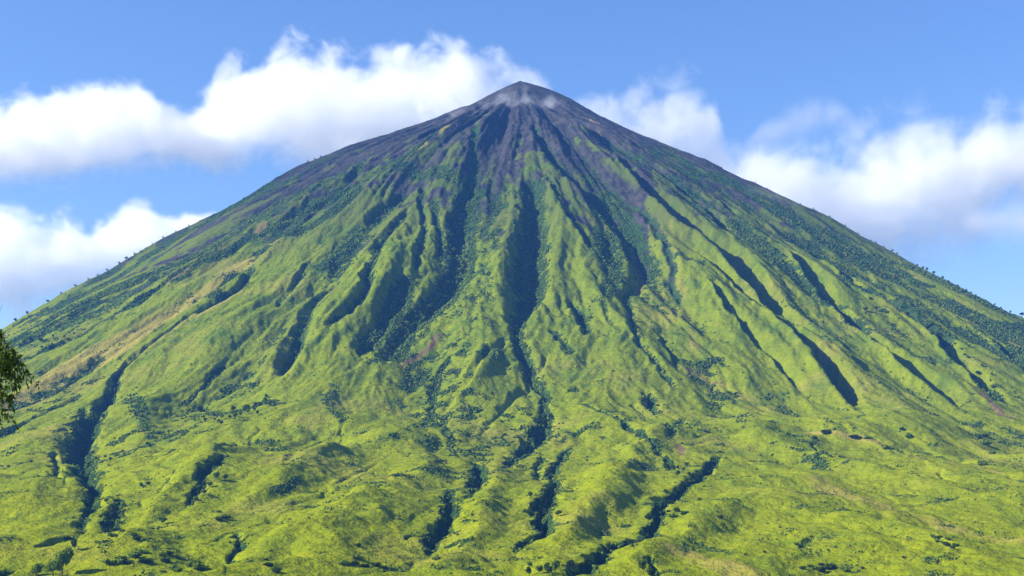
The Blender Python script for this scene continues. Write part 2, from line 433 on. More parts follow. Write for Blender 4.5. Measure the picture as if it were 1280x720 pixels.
WX = X + 8.0 * fbm(X, Y, 55, 2, 3) + 3.5 * fbm(X, Y, 17, 2, 5); WY = Y + 10.0 * fbm(X, Y, 55, 2, 9) + 4.5 * fbm(X, Y, 17, 2, 14)
WIDN = np.clip(1 + 0.35 * fbm(X, Y, 48, 2, 31), 0.6, 1.5)
WFOOT = np.clip(0.82 + 1.0 * fbm(X, Y, 30, 3, 35), 0.3, 1.5); FT = sstep(1450, 1750, RAD); WIDN = WIDN * (1 - FT) + WFOOT * FT
CARVE = np.zeros_like(X, dtype=np.float32); LIP = np.zeros_like(CARVE)
MASK = np.zeros((4, NR, NC), np.float32)
PROX = np.zeros_like(CARVE)
for pts, k, wr, scrub, lip, w_, wob in G:
    xy, w, s = polyline(pts)
    R = max(3.2 * w.max() + 10, 75 if max(p[2] for p in pts) > 11 and pts[0][1] > 480 or pts[-1][1] > 640 else 0)
    res = dist_poly(xy, w, s, WX, WY, R)
    if res is None: continue
    sl_, d, sd, ww, ss = res
    left = sd < 0
    wid = np.where(left, ww, ww * wr) * (WIDN[sl_] if wob < 1.5 else 1 + 0.35 * (WIDN[sl_] - 1))
    q = d / wid
    if R >= 75: PROX[sl_] = np.maximum(PROX[sl_], np.exp(-(d / 60) ** 2))
    taper = sstep(0, 0.10, ss) * (1 - 0.85 * sstep(0.82, 1.0, ss))
    prof = np.clip(1 - q, 0, 1)
    prof = np.where(left, prof ** 0.92, prof ** 1.35 if wob < 1.5 else 1 - (1 - prof) ** 1.7)
    dep = k * ww * taper
    CARVE[sl_] = np.maximum(CARVE[sl_], dep * prof)
    q = d / np.where(left, ww, ww * wr)
    lp = (1 - 0.5 * FT[sl_]) * np.where(left, np.exp(-((q - 1.25) / 0.5) ** 2), 0.35 * np.exp(-((q - 1.4) / 0.5) ** 2))
    LIP[sl_] = np.maximum(LIP[sl_], lip * dep * lp)
    MASK[0][sl_] = np.maximum(MASK[0][sl_], scrub * np.clip(1.25 - q, 0, 1) * np.clip(taper + 0.3, 0, 1))
for pts, k in RIDGE:
    xy, w, s = polyline(pts)
    res = dist_poly(xy, w, s, WX, WY, 2.2 * w.max() + 5)
    if res is None: continue
    sl_, d, sd, ww, ss = res
    q = np.clip(1 - d / (1.7 * ww), 0, 1)
    LIP[sl_] += k * ww * (q * q * (3 - 2 * q) * 0.7 + 0.3 * q) * sstep(0, 0.2, ss) * sstep(1, 0.8, ss)
for ch, pts, st, soft in PAINT:
    xy, w, s = polyline(pts)
    res = dist_poly(xy, w, s, WX, WY, 2 * w.max() + 10)
    if res is None: continue
    sl_, d, sd, ww, ss = res
    MASK[ch][sl_] = np.maximum(MASK[ch][sl_], st * np.clip(1.5 - d / ww, 0, 1))

# ------------------------------------------------------------------ erosion: gullies that branch down the slope
def hash2(ix, iy, seed):
    h = _perm[_perm[(ix + seed * 37) & 255] + ((iy + seed * 91) & 255)]
    h2 = _perm[h + ((ix * 3 + iy + seed) & 255)]
    return h.astype(np.float32) / 256.0, h2.astype(np.float32) / 256.0

def erode(x, y, gx, gy, wl, seed):
    f = 1.0 / wl
    px = (x * f).astype(np.float32); py = (y * f).astype(np.float32)
    g = np.hypot(gx, gy) + 1e-5
    ux = (-gy / g).astype(np.float32); uy = (gx / g).astype(np.float32)     # across the slope
    ix = np.floor(px).astype(np.int32); iy = np.floor(py).astype(np.int32)
    H = np.zeros_like(px); DX = np.zeros_like(px); WS = np.full_like(px, 1e-5)
    for a in (-1, 0, 1):
        for b in (-1, 0, 1):
            hx, hy = hash2(ix + a, iy + b, seed)
            vx = px - (ix + a) - hx; vy = py - (iy + b) - hy
            w = np.exp(-2.2 * (vx * vx + vy * vy))
            ph = (vx * ux + vy * uy) * 6.2832
            H += np.cos(ph) * w; DX -= np.sin(ph) * w; WS += w
    H = H / WS; DX = DX / WS * (6.2832 * f)
    return H, DX * ux, DX * uy

slope = np.hypot(GXb, GYb)
gx, gy = GXb.copy(), GYb.copy()
EL = ZB
FOOTW = sstep(1500, 2000, RAD)
core = sstep(2100, 1500, RAD)
# quieter where the photograph shows smooth grass faces (the big left face), livelier at mid height
smoothface = np.exp(-((AZ + 0.85) / 0.16) ** 2) * sstep(700, 950, RAD) * sstep(1800, 1500, RAD)
amp_m = (0.6 + 0.4 * core) * (1 - 0.6 * smoothface) * sstep(30, 160, RAD) * sstep(600, 900, Y)
ER = np.zeros_like(X, dtype=np.float32)
VIS = (Y > 900) & (Y < 3500) & (np.abs(tc)[None] < 0.4)
for i, (wl, am) in enumerate(((330, 9.0), (170, 4.5), (85, 2.8), (44, 1.9), (23, 1.3), (12, 0.7))):
    h, dx, dy = erode(X + 20 * fbm(X, Y, 160, 2, 20 + i), Y, gx, gy, wl, 3 + i)
    a = am * (amp_m * np.clip(slope * 1.9, 0.35, 1.15) * (1 - FOOTW) + (0.34 if wl < 100 else 0.3) * FOOTW * sstep(600, 900, Y))
    ER += (h - float(h[VIS].mean())) * a
    gx = gx + dx * a * 0.8; gy = gy + dy * a * 0.8
# long ribs and runnels that fan out from the summit
AZW = AZ + 0.05 * FOOTW * fbm(X, Y, 150, 2, 108) + 0.05 * fbm(X, Y, 480, 2, 101) + 0.011 * fbm(X, Y, 110, 2, 104)
rib_amp = sstep(60, 420, RAD) * (0.5 + 0.5 * sstep(2200, 1450, RAD)) * (1 - 0.72 * smoothface) * sstep(600, 900, Y)
RIB = np.zeros_like(ER)
for wl, am, ln, sd_ in ((150, 25.0, 2400, 110), (78, 15.0, 1500, 113), (40, 7.5, 800, 116), (21, 4.2, 500, 119), (13, 1.8, 300, 122)):
    a_ = np.abs(gnoise(AZW * 1050 / wl + 31.7, RAD / ln + 5.1, sd_))
    a_ = np.sqrt(a_ * a_ + 0.0009)
    if wl == 78: a_ = 0.55 - a_                       # sharp crests between the runnels
    a_ = a_ * (0.55 + 0.9 * np.clip(0.5 + gnoise(X / 260, Y / 260, sd_ + 1), 0, 1))
    RIB += am * 1.5 * (a_ - float(a_[VIS].mean()))
ER = ER + RIB * rib_amp
FOOT = sstep(1500, 2000, RAD) * sstep(3000, 2750, RAD)
fx_, fy_ = X + 25 * fbm(X, Y, 120, 2, 50), Y + 25 * fbm(X, Y, 120, 2, 53)
MOUND = FOOT * (1 - 0.75 * PROX) * (26.0 * fbm(fx_, fy_, 300, 2, 40) + 26.0 * np.abs(fbm(fx_, fy_, 230, 2, 44)) + 4.0 * np.abs(fbm(fx_, fy_, 64, 2, 47)) + 2.0 * fbm(X, Y, 26, 2, 49))
big = 0.0
FINE = 0.7 * fbm(X, Y, 14, 3, 70) * sstep(500, 800, Y) + 0.45 * fbm(X, Y, 6, 2, 77) * sstep(500, 800, Y)
ZF = ZB + ER * (1 - 0.6 * np.clip(CARVE / 25, 0, 1)) + MOUND + big * 0.5 + FINE + LIP - CARVE
# trim the shoulders so that the outline keeps the straight sides of the real cone
dl_ = np.interp(RAD, [0, 100, 216, 340, 510, 676, 815, 892, 958, 1030, 1113, 1207, 1300, 1500, 1700], [0, 0, 4, 11, 13, 14, 10, 13, 18, 25, 21, 16, 14, 5, 0])
dr_ = np.interp(RAD, [0, 100, 180, 386, 534, 640, 746, 847, 904, 982, 1087, 1203, 1500], [0, 0, 2, 6, 9, 13, 10, 12, 14, 9, 9, 6, 0])
ZF = ZF - sstep(0.35, 0.95, -AZ) * dl_ - sstep(0.35, 0.95, AZ) * dr_
TZ = ZF / Y

# ------------------------------------------------------------------ what grows where
n1 = fbm(X, Y, 60, 4, 80); n2 = fbm(X, Y, 220, 3, 85); n3 = fbm(X, Y, 22, 3, 88)
streak = fbm(AZ * 620, RAD * 0.42, 34, 4, 95)          # streaks that run down the fall line
hi = sstep(520, 790, ZB + 90 * n1 + 60 * n2 + 420 * streak + 170 * sstep(0.55, 1.15, -AZ) + 70 * sstep(0.6, 1.2, AZ) - 45 * np.clip(ER / 9, -1, 1))
MASK[1] = np.maximum(MASK[1], 0.95 * hi)
MASK[1] *= sstep(240, 420, ZB)* 0.95 + 0.05
mid = sstep(180, 540, ZB + 60 * n2) * (1 - 0.5 * hi) * (1 - 0.8 * smoothface)
conc = np.clip(-ER / 9.0, -1.2, 1.2)
MASK[0] = np.maximum(MASK[0], mid * np.clip(0.24 + 0.52 * conc + 0.25 * n1 + 0.6 * streak, 0, 0.9))
frl = sstep(0.72, 1.0, -AZ); frr = sstep(0.12, 0.55, AZ); fr = np.maximum(frl, frr)
MASK[0] = np.clip(MASK[0], 0, 1.1)
MASK[0] = np.maximum(MASK[0], fr * sstep(70, 300, ZB + 80 * n2) * np.clip(0.34 + 0.52 * frl * sstep(280, 420, ZB) + 0.24 * sstep(0.4, 0.85, AZ) + 0.45 * conc + 0.3 * n1 + 0.6 * streak, 0, 0.9) * (1 - 0.8 * np.clip(MASK[2], 0, 1)))
lowpatch = sstep(330, 200, ZB) * np.clip(0.45 * conc + 0.6 * n1 + 0.55 * n3 - 0.12, 0, 0.6) * sstep(700, 900, Y)
MASK[0] = np.maximum(MASK[0], lowpatch)
MASK[0] = np.maximum(MASK[0], sstep(60, 320, ZB) * (0.17 + 0.24 * conc + 0.15 * n3 + 0.10 * frr) * (1 - 0.6 * smoothface) * (1 - 0.5 * np.clip(MASK[2], 0, 1)))
MASK[0] = np.maximum(MASK[0], sstep(900, 1000, Y) * sstep(140, 60, ZB) * (0.20 + 0.22 * n3 + 0.15 * n1))
MASK[0] *= 1 - 0.85 * sstep(790, 900, ZB)
MASK[0] *= 1 - 0.75 * np.clip(MASK[3], 0, 1)
MASK[2] = np.maximum(MASK[2], sstep(0, 0.5, AZ) * sstep(160, 30, ZB) * np.clip(0.5 + 0.9 * n2 + 0.3 * n3, 0, 0.85))
MASK[2] = np.maximum(MASK[2], 0.75 * frl * sstep(120, 200, ZB) * np.clip(0.35 + 1.1 * streak + 0.5 * n2, 0, 1) * (1 - 0.5 * hi))
MASK = np.clip(MASK, 0, 1.2)

# ------------------------------------------------------------------ terrain material
def terrain_material():
    m, t, b = new_mat('mountain_slope')
    at = nd(t, 'ShaderNodeAttribute', attribute_name='cover')
    geo = nd(t, 'ShaderNodeNewGeometry')
    P = geo.outputs['Position']
    sx = nd(t, 'ShaderNodeSeparateXYZ', {0: P})
    sc = nd(t, 'ShaderNodeSeparateColor', {0: at.outputs['Color']})
    nE = noise_n(t, P, 0.9, 2, 0.6)
    nA = noise_n(t, P, 0.16, 3, 0.6); nB = noise_n(t, P, 0.03, 4, 0.6); nC = noise_n(t, P, 0.007, 3, 0.55); nD = noise_n(t, P, 0.5, 2, 0.6)
    alt = ramp(t, math_n(t, 'MULTIPLY_ADD', nC, 300.0, math_n(t, 'SUBTRACT', sx.outputs[2], 150.0)), 0, 300)
    g1 = mixc(t, alt, (0.198, 0.224, 0.003), (0.148, 0.182, 0.006))
    g2 = mixc(t, alt, (0.138, 0.175, 0.003), (0.094, 0.134, 0.006))
    grass = mixc(t, ramp(t, math_n(t, 'MULTIPLY_ADD', nA, 0.5, math_n(t, 'MULTIPLY', nB, 0.6)), 0.40, 0.68), g1, g2)
    grass = mixc(t, math_n(t, 'MULTIPLY', ramp(t, nD, 0.5, 0.72), 0.3), grass, (0.07, 0.10, 0.012))
    grass = mixc(t, math_n(t, 'MULTIPLY', ramp(t, nE, 0.54, 0.66), 0.2), grass, (0.062, 0.075, 0.010))
    grass = mixc(t, math_n(t, 'MULTIPLY', ramp(t, nC, 0.52, 0.7), 0.35), grass, (0.25, 0.20, 0.045))
    grass = mixc(t, math_n(t, 'MULTIPLY', ramp(t, math_n(t, 'MULTIPLY_ADD', nC, 260.0, math_n(t, 'SUBTRACT', sx.outputs[2], 130.0)), 360, 640), 0.9), grass, mixc(t, nA, (0.034, 0.056, 0.014), (0.080, 0.096, 0.020)))
    jit = math_n(t, 'ADD', math_n(t, 'MULTIPLY', math_n(t, 'SUBTRACT', nA, 0.5), 0.8), math_n(t, 'MULTIPLY', math_n(t, 'SUBTRACT', nB, 0.5), 0.9))
    mp = nd(t, 'ShaderNodeMapping', {'Vector': P, 'Scale': (0.035, 0.035, 0.62)})
    nT = noise_n(t, mp.outputs[0], 1.0, 3, 0.6)            # trodden lines that follow the contours
    grass = mixc(t, math_n(t, 'MULTIPLY', ramp(t, nT, 0.54, 0.64), 0.4), grass, (0.075, 0.105, 0.010))
    nL = noise_n(t, P, 0.017, 5, 0.65)
    grass = mixc(t, math_n(t, 'MULTIPLY', math_n(t, 'MULTIPLY', ramp(t, nL, 0.50, 0.64), math_n(t, 'MULTIPLY_ADD', alt, 0.5, 0.35)), 0.8), grass, (0.058, 0.105, 0.010))
    def mask(s, lo, hi): return ramp(t, math_n(t, 'ADD', s, jit), lo, hi)
    tan = mixc(t, nA, (0.25, 0.205, 0.045), (0.19, 0.18, 0.025))
    scrub = mixc(t, ramp(t, nA, 0.35, 0.65), (0.012, 0.033, 0.014), (0.034, 0.066, 0.015))
    rock = mixc(t, ramp(t, math_n(t, 'ADD', math_n(t, 'MULTIPLY', nA, 0.5), math_n(t, 'MULTIPLY', nB, 0.5)), 0.38, 0.62), (0.019, 0.022, 0.027), (0.056, 0.051, 0.048))
    nM0 = noise_n(t, P, 0.085, 5, 0.72)
    soil = mixc(t, nA, (0.080, 0.056, 0.028), (0.170, 0.120, 0.058))
    c = mixc(t, mask(sc.outputs[2], 0.25, 0.85), grass, tan)
    c = mixc(t, ramp(t, math_n(t, 'ADD', sc.outputs[1], math_n(t, 'MULTIPLY_ADD', nA, 1.2, math_n(t, 'MULTIPLY_ADD', nD, 0.9, math_n(t, 'MULTIPLY_ADD', nB, 0.5, -1.3)))), 0.30, 0.72), c, rock)
    c = mixc(t, ramp(t, math_n(t, 'ADD', sc.outputs[0], math_n(t, 'MULTIPLY_ADD', nM0, 1.3, math_n(t, 'MULTIPLY_ADD', jit, 0.5, -0.65))), 0.42, 0.58), c, scrub)
    c = mixc(t, mask(at.outputs['Alpha'], 0.45, 0.75), c, soil)
    t.links.new(c, b.inputs['Base Color'])
    nM = noise_n(t, P, 0.075, 5, 0.7)
    hgt = math_n(t, 'ADD', math_n(t, 'MULTIPLY', nA, 2.2), math_n(t, 'MULTIPLY_ADD', nD, 0.8, math_n(t, 'MULTIPLY', nM, 3.0)))
    bump = nd(t, 'ShaderNodeBump', {'Strength': 0.8, 'Distance': 1.3, 'Height': hgt})
    t.links.new(bump.outputs[0], b.inputs['Normal'])
    return m

M_TERR = terrain_material()
idx = np.arange(NR * NC).reshape(NR, NC)
quads = np.stack([idx[:-1, :-1], idx[:-1, 1:], idx[1:, 1:], idx[1:, :-1]], -1).reshape(-1, 4)
mountain = mesh_np('mountain', np.stack([X, Y, ZF], -1).reshape(-1, 3), quads, 4, M_TERR, True)
ca = mountain.data.attributes.new('cover', 'FLOAT_COLOR', 'POINT')
ca.data.foreach_set('color', np.ascontiguousarray(np.moveaxis(MASK, 0, -1).reshape(-1, 4), np.float32).ravel())
tag(mountain, 'steep green volcanic cone with a bare dark summit and gullied slopes', 'mountain', kind='structure')

# the land round about, below the cone's own sheet
def ground_sheet():
    n = 61
    gx_ = np.linspace(-6500, 6500, n); gy_ = np.linspace(-1800, 6800, n)
    A, B = np.meshgrid(gx_, gy_)
    z = np.full(A.shape, -125.0) + 8 * fbm(A, B, 900, 2, 90)
    d = np.hypot(A, B)
    i = np.arange(n * n).reshape(n, n)
    q = np.stack([i[:-1, :-1], i[:-1, 1:], i[1:, 1:], i[1:, :-1]], -1).reshape(-1, 4)
    o = mesh_np('ground', np.stack([A, B, z], -1).reshape(-1, 3), q, 4, M_TERR, True)
    a = o.data.attributes.new('cover', 'FLOAT_COLOR', 'POINT')
    a.data.foreach_set('color', np.tile(np.array([0.3, 0, 0.2, 0], np.float32), n * n))
    tag(o, kind='structure')
ground_sheet()

# first point of the finished slope along the ray through a photograph pixel
def on_slope(px, py):
    t, e = ray(px, py)
    c = int(np.clip(np.searchsorted(tc, t), 1, NC - 1)); f = (t - tc[c - 1]) / (tc[c] - tc[c - 1])
    col = TZ[:, c - 1] * (1 - f) + TZ[:, c] * f
    r = np.where((col >= e) & (yr > 500))[0]
    i = int(r[0]) if len(r) else int(np.argmax(col * (yr > 500)))
    y = float(yr[i])
    return float(t * y), y, float(col[i] * y)

def z_at(x, y):
    t = x / y
    c = np.clip(np.searchsorted(tc, t), 1, NC - 1); r = np.clip(np.searchsorted(yr, y), 1, NR - 1)
    f = (t - tc[c-1]) / (tc[c] - tc[c-1]); g = (y - yr[r-1]) / (yr[r] - yr[r-1])
    return (ZF[r-1, c-1] * (1-f) + ZF[r-1, c] * f) * (1-g) + (ZF[r, c-1] * (1-f) + ZF[r, c] * f) * g
# ------------------------------------------------------------------ plants
def leaf_mat(name, a, b_, c_):
    m, t, b = new_mat(name)
    P = nd(t, 'ShaderNodeTexCoord').outputs['Object']
    oi = nd(t, 'ShaderNodeObjectInfo').outputs['Random']
    geo = nd(t, 'ShaderNodeNewGeometry')
    n1_ = noise_n(t, geo.outputs['Position'], 0.9, 2, 0.6)
    col = mixc(t, ramp(t, math_n(t, 'MULTIPLY_ADD', oi, 0.35, math_n(t, 'MULTIPLY', n1_, 0.8)), 0.35, 0.8), a, b_)
    col = mixc(t, math_n(t, 'MULTIPLY', geo.outputs['Random Per Island'], 0.55), col, c_)
    t.links.new(col, b.inputs['Base Color'])
    b.inputs['Roughness'].default_value = 0.7
    tr = nd(t, 'ShaderNodeBsdfTranslucent', {'Color': col})
    mx = nd(t, 'ShaderNodeMixShader', {0: 0.3, 1: b.outputs[0], 2: tr.outputs[0]})
    t.links.new(mx.outputs[0], t.nodes['Material Output'].inputs['Surface'])
    return m
M_DARK = leaf_mat('dark_foliage', (0.018, 0.042, 0.011), (0.046, 0.082, 0.014), (0.085, 0.125, 0.016))
M_MID = leaf_mat('mid_foliage', (0.055, 0.105, 0.014), (0.115, 0.185, 0.018), (0.17, 0.22, 0.02))
M_LUSH = leaf_mat('lush_foliage', (0.10, 0.17, 0.015), (0.17, 0.25, 0.02), (0.22, 0.29, 0.025))
M_BARK, _t, _b = new_mat('bark')
_n = noise_n(_t, nd(_t, 'ShaderNodeTexCoord').outputs['Object'], 9.0, 4, 0.6)
_t.links.new(mixc(_t, _n, (0.055, 0.042, 0.030), (0.16, 0.13, 0.10)), _b.inputs['Base Color'])

def tube(paths, sides=6):
    """paths: list of [(x,y,z,r), ...] -> verts, quads"""
    V, Q = [], []
    for p in paths:
        p = np.array(p, float)
        b0 = len(V)
        for i in range(len(p)):
            d = p[min(i + 1, len(p) - 1), :3] - p[max(i - 1, 0), :3]
            d /= np.linalg.norm(d) + 1e-9
            a = np.cross(d, [0.3, 1, 0.1]); a /= np.linalg.norm(a) + 1e-9
            c = np.cross(d, a)
            for k in range(sides):
                th = 2 * math.pi * k / sides
                V.append(p[i, :3] + p[i, 3] * (a * math.cos(th) + c * math.sin(th)))
        for i in range(len(p) - 1):
            for k in range(sides):
                Q.append((b0 + i*sides + k, b0 + i*sides + (k+1) % sides, b0 + (i+1)*sides + (k+1) % sides, b0 + (i+1)*sides + k))
    return np.array(V), np.array(Q)

def leaf_cloud(rng, lobes, n, size, inner=0.45):
    """n small leaf quads spread through the lobes (cx,cy,cz,rx,ry,rz)"""
    lob = np.array(lobes, float)
    vol = (lob[:, 3] * lob[:, 4] * lob[:, 5]) ** 0.75
    w = rng.choice(len(lob), n, p=vol / vol.sum())
    d = rng.normal(size=(n, 3)); d /= np.linalg.norm(d, axis=1)[:, None]
    r = (inner + (1 - inner) * rng.random(n) ** 0.6) * (1 + 0.16 * rng.normal(size=n))
    c = lob[w, :3] + d * r[:, None] * lob[w, 3:]
    a = d + 0.9 * rng.normal(size=(n, 3)); a /= np.linalg.norm(a, axis=1)[:, None]
    u = np.cross(a, rng.normal(size=(n, 3))); u /= np.linalg.norm(u, axis=1)[:, None]
    v = np.cross(a, u)
    s = size * (0.6 + 0.8 * rng.random(n))[:, None]
    V = np.stack([c - u*s - v*s*0.6, c + u*s - v*s*0.7, c + u*s*0.8 + v*s*0.8, c - u*s*0.7 + v*s*0.6], 1).reshape(-1, 3)
    return V, np.arange(n * 4).reshape(n, 4)

def crown_lobes(rng, n, zc, rx, rz):
    L = [(0, 0, zc, rx * 0.62, rx * 0.62, rz * 0.66)]
    for i in range(n):
        th = rng.random() * 6.28; q = (0.35 + 0.3 * rng.random())
        L.append((math.cos(th) * rx * q, math.sin(th) * rx * q, zc + rz * (rng.random() * 1.2 - 0.55) * 0.8, rx * (0.3 + 0.2 * rng.random()), rx * (0.3 + 0.2 * rng.random()), rz * (0.28 + 0.2 * rng.random())))
    return L

HIDE = []
def proto_tree(kind, nleaf, seed, rx=0.36, rz=0.34, zc=0.62, size=0.055, mat=None):
    rng = np.random.default_rng(seed)
    L = crown_lobes(rng, 7, zc, rx, rz)
    V, Q = leaf_cloud(rng, L, nleaf, size)
    crown = (V, Q)
    limbs = [[(0, 0, -0.08, 0.035), (0.01, 0, 0.2, 0.026), (-0.01, 0.01, 0.45, 0.020), (0, 0, zc + 0.1, 0.008)]]
    for l in L[1:5]:
        limbs.append([(0, 0, 0.3 + 0.1 * rng.random(), 0.017), (l[0]*0.5, l[1]*0.5, (0.4 + l[2]) / 2, 0.012), (l[0], l[1], l[2], 0.005)])
    tv, tq = tube(limbs, 5)
    cm = mesh_np('crown', crown[0], crown[1], 4, mat or M_DARK)
    tm = mesh_np('trunk', tv, tq, 4, M_BARK, True)
    for o in (cm, tm): COL.objects.unlink(o)
    return cm.data, tm.data

def proto_bush(nleaf, seed, size=0.10, mat=None):
    rng = np.random.default_rng(seed)
    L = [(0, 0, 0.36, 0.42, 0.42, 0.36)]
    for i in range(5):
        th = rng.random() * 6.28
        L.append((math.cos(th) * 0.34, math.sin(th) * 0.34, 0.22 + 0.3 * rng.random(), 0.28, 0.28, 0.26))
    V, Q = leaf_cloud(rng, L, nleaf, size)
    o = mesh_np('shrub', V, Q, 4, mat or M_DARK); COL.objects.unlink(o)
    return o.data

TREES = [proto_tree('t', 420, s, *a, mat=mt) for s, a, mt in ((1, (0.42, 0.44, 0.50), M_DARK), (2, (0.36, 0.46, 0.50), M_DARK), (3, (0.48, 0.38, 0.55), M_MID), (4, (0.40, 0.44, 0.50), M_MID))]
FLAT = proto_tree('t', 320, 9, 0.55, 0.24, 0.68, mat=M_DARK)
BUSH = [proto_bush(260, s, mat=mt) for s, mt in ((21, M_DARK), (22, M_DARK), (23, M_MID), (24, M_MID))]

def put_tree(x, y, z, h, label, group=None, proto=None, rz=None, wide=1.0, cat='tree'):
    c, tr = proto or random.choice(TREES)
    e = bpy.data.objects.new('tree', None); COL.objects.link(e)
    e.empty_display_size = 1
    e.location = (x, y, z); e.rotation_euler = (0, 0, random.random() * 6.28 if rz is None else rz)
    e.scale = (h * wide, h * wide, h)
    tag(e, label, cat, group)
    for n, d in (('trunk', tr), ('crown', c)):
        o = bpy.data.objects.new(n, d); COL.objects.link(o); o.parent = e
    return e

def put_bush(x, y, z, h, label, group=None, wide=1.0):
    o = bpy.data.objects.new('shrub', random.choice(BUSH)); COL.objects.link(o)
    o.location = (x, y, z - 0.08 * h); o.rotation_euler = (0, 0, random.random() * 6.28)
    o.scale = (h * wide, h * wide, h)
    return tag(o, label, 'bush', group)

def patch(kind, pts, n, size, label, group, jit=6, hs=None):
    """n plants of about `size` pixels strung along the pixel line pts"""
    p = np.array(pts, float)
    t = np.concatenate([[0], np.cumsum(np.hypot(np.diff(p[:, 0]), np.diff(p[:, 1])))])
    for i in range(n):
        s = (i + random.random()) / n * t[-1]
        a = np.interp(s, t, p[:, 0]) + random.gauss(0, jit); b = np.interp(s, t, p[:, 1]) + random.gauss(0, jit * 0.6)
        x, y, z = on_slope(a, b)
        h = 0.72 * size * y / F * (0.5 + 0.7 * random.random())
        if kind == 'tree': put_tree(x, y, z, h, label, group, wide=0.85 + 0.4 * random.random())
        else: put_bush(x, y, z, h, label, group, wide=1.0 + 0.7 * random.random())

patch('tree', [(248,522),(285,524),(318,512),(340,506)], 24, 13, 'dark tree in the thicket crossing the middle of the left green slope', 'trees of the left slope thicket', 6)
patch('tree', [(130,632),(145,642),(138,655),(126,650)], 7, 13, 'dark tree crowded in the small hollow right of the deep left ravine', 'trees in the small left hollow', 4)
patch('bush', [(132,668),(150,668),(175,676)], 6, 9, 'dark bush below the small tree filled hollow on the left', 'bushes below the left hollow', 4)
patch('bush', [(130,706),(165,700),(200,704),(240,712),(262,714)], 22, 12, 'low bush in the scatter of scrub along the bottom left edge', 'bushes along the bottom left edge', 8)
patch('tree', [(274,596),(262,610),(250,622),(232,636)], 10, 13, 'dark tree lining the short slanting ravine of the lower left', 'trees of the short slanting ravine', 4)
patch('tree', [(170,612),(186,610)], 4, 11, 'dark round tree in the clump on the lower left grass', 'tree clump on the lower left grass', 3)
patch('bush', [(270,645),(290,650)], 6, 11, 'bush in the grey green scrub under the short slanting ravine', 'bushes under the slanting ravine', 7)
patch('tree', [(655,536),(672,528),(690,526)], 12, 12, 'dark tree in the wood where the central gully bends', 'trees at the bend of the central gully', 5)
patch('tree', [(660,625),(664,640),(676,655),(690,650),(692,628)], 14, 13, 'dark tree in the bushy ravine left of the long foot ravine', 'trees of the bushy foot ravine', 5)
patch('tree', [(664,714),(690,712),(705,716)], 9, 18, 'tree filling the mouth of the long ravine at the bottom edge', 'trees at the long ravine mouth', 6)
patch('tree', [(842,585),(850,600),(862,606),(878,596),(846,585)], 14, 10, 'dark tree at the head of the long foot ravine', 'trees at the head of the long ravine', 5)
patch('bush', [(820,640),(836,636),(856,645),(800,650)], 8, 10, 'green bush beside the middle bend of the long foot ravine', 'bushes at the long ravine bend', 5)
patch('tree', [(575,340),(552,370),(530,390),(508,410),(498,430),(480,446),(452,456)], 34, 11, 'dark tree of the forested gully left of the central spur', 'trees of the forested gully', 8)
patch('tree', [(572,262),(570,290),(574,320),(566,345)], 20, 9, 'dark tree high in the rocky gully left of the central spur', 'trees of the rocky upper gully', 8)
patch('tree', [(650,300),(648,340),(645,372),(650,390)], 14, 9, 'tree in the deep shade of the central gully', 'trees in the shaded central gully', 7)
patch('tree', [(1075,372),(1110,395),(1150,400),(1180,425),(1215,450),(1250,485)], 30, 9, 'dark tree in the wooded strip on the far right slope', 'trees of the right wooded strip', 9)
patch('tree', [(25,436),(48,430),(70,422)], 12, 11, 'dark tree in the wood on the far left flank behind the hanging branch', 'trees of the far left wood', 5)
patch('bush', [(800,498),(815,508)], 5, 9, 'dark bush in the isolated hollow above the foot ravines', 'bushes of the isolated hollow', 4)
patch('bush', [(1000,680),(1016,676)], 4, 8, 'dark bush in the small pit on the lower right grass', 'bushes of the small pit', 3)
patch('bush', [(1166,676),(1184,680),(1200,688)], 7, 8, 'dark bush along the short ditch on the lower right grass', 'bushes along the short ditch', 3)
patch('bush', [(1005,714),(1030,712),(1065,714)], 9, 11, 'green bush of the hedge like clump on the bottom edge right of centre', 'bushes of the bottom edge clump', 5)
patch('bush', [(428,704),(445,702),(480,710)], 6, 11, 'dark bush at the bottom edge left of the central ravines', 'bushes left of the central ravines', 5)
patch('bush', [(330,700),(350,716)], 4, 10, 'dark bush at the bottom edge beside the brown bank', 'bushes beside the brown bank', 5)
patch('bush', [(1222,548),(1236,552),(1230,585)], 7, 9, 'dark bush near the tiny cliff on the right edge grass', 'bushes near the tiny cliff', 5)
patch('bush', [(1010,545),(1140,550)], 9, 10, 'dull green bush on the break of slope at right', 'bushes on the right break of slope', 10)
for px_, py_, s_ in ((475,608,5),(448,684,8),(498,650,6),(532,690,10),(545,700,10),(455,632,4),(386,648,4),(590,702,5),(362,650,4),(416,618,4),(512,568,4),(338,690,5)):
    x, y, z = on_slope(px_, py_)
    put_bush(x, y, z, 0.7 * s_ * y / F, 'small lone dark bush dotted on the bright lower grass left of centre', 'lone bushes left of centre', 1.3)
for px_, py_, s_ in ((875,626,9),(900,648,9),(907,662,7),(932,694,5),(956,691,6),(912,632,4),(1120,662,4),(1092,690,4),(1078,712,6),(1211,640,3),(1236,676,3),(1130,698,6),(990,646,4),(975,660,4),(1060,638,4)):
    x, y, z = on_slope(px_, py_)
    put_bush(x, y, z, 0.7 * s_ * y / F, 'small lone bush dotted on the yellowish lower grass right of centre', 'lone bushes right of centre', 1.0)

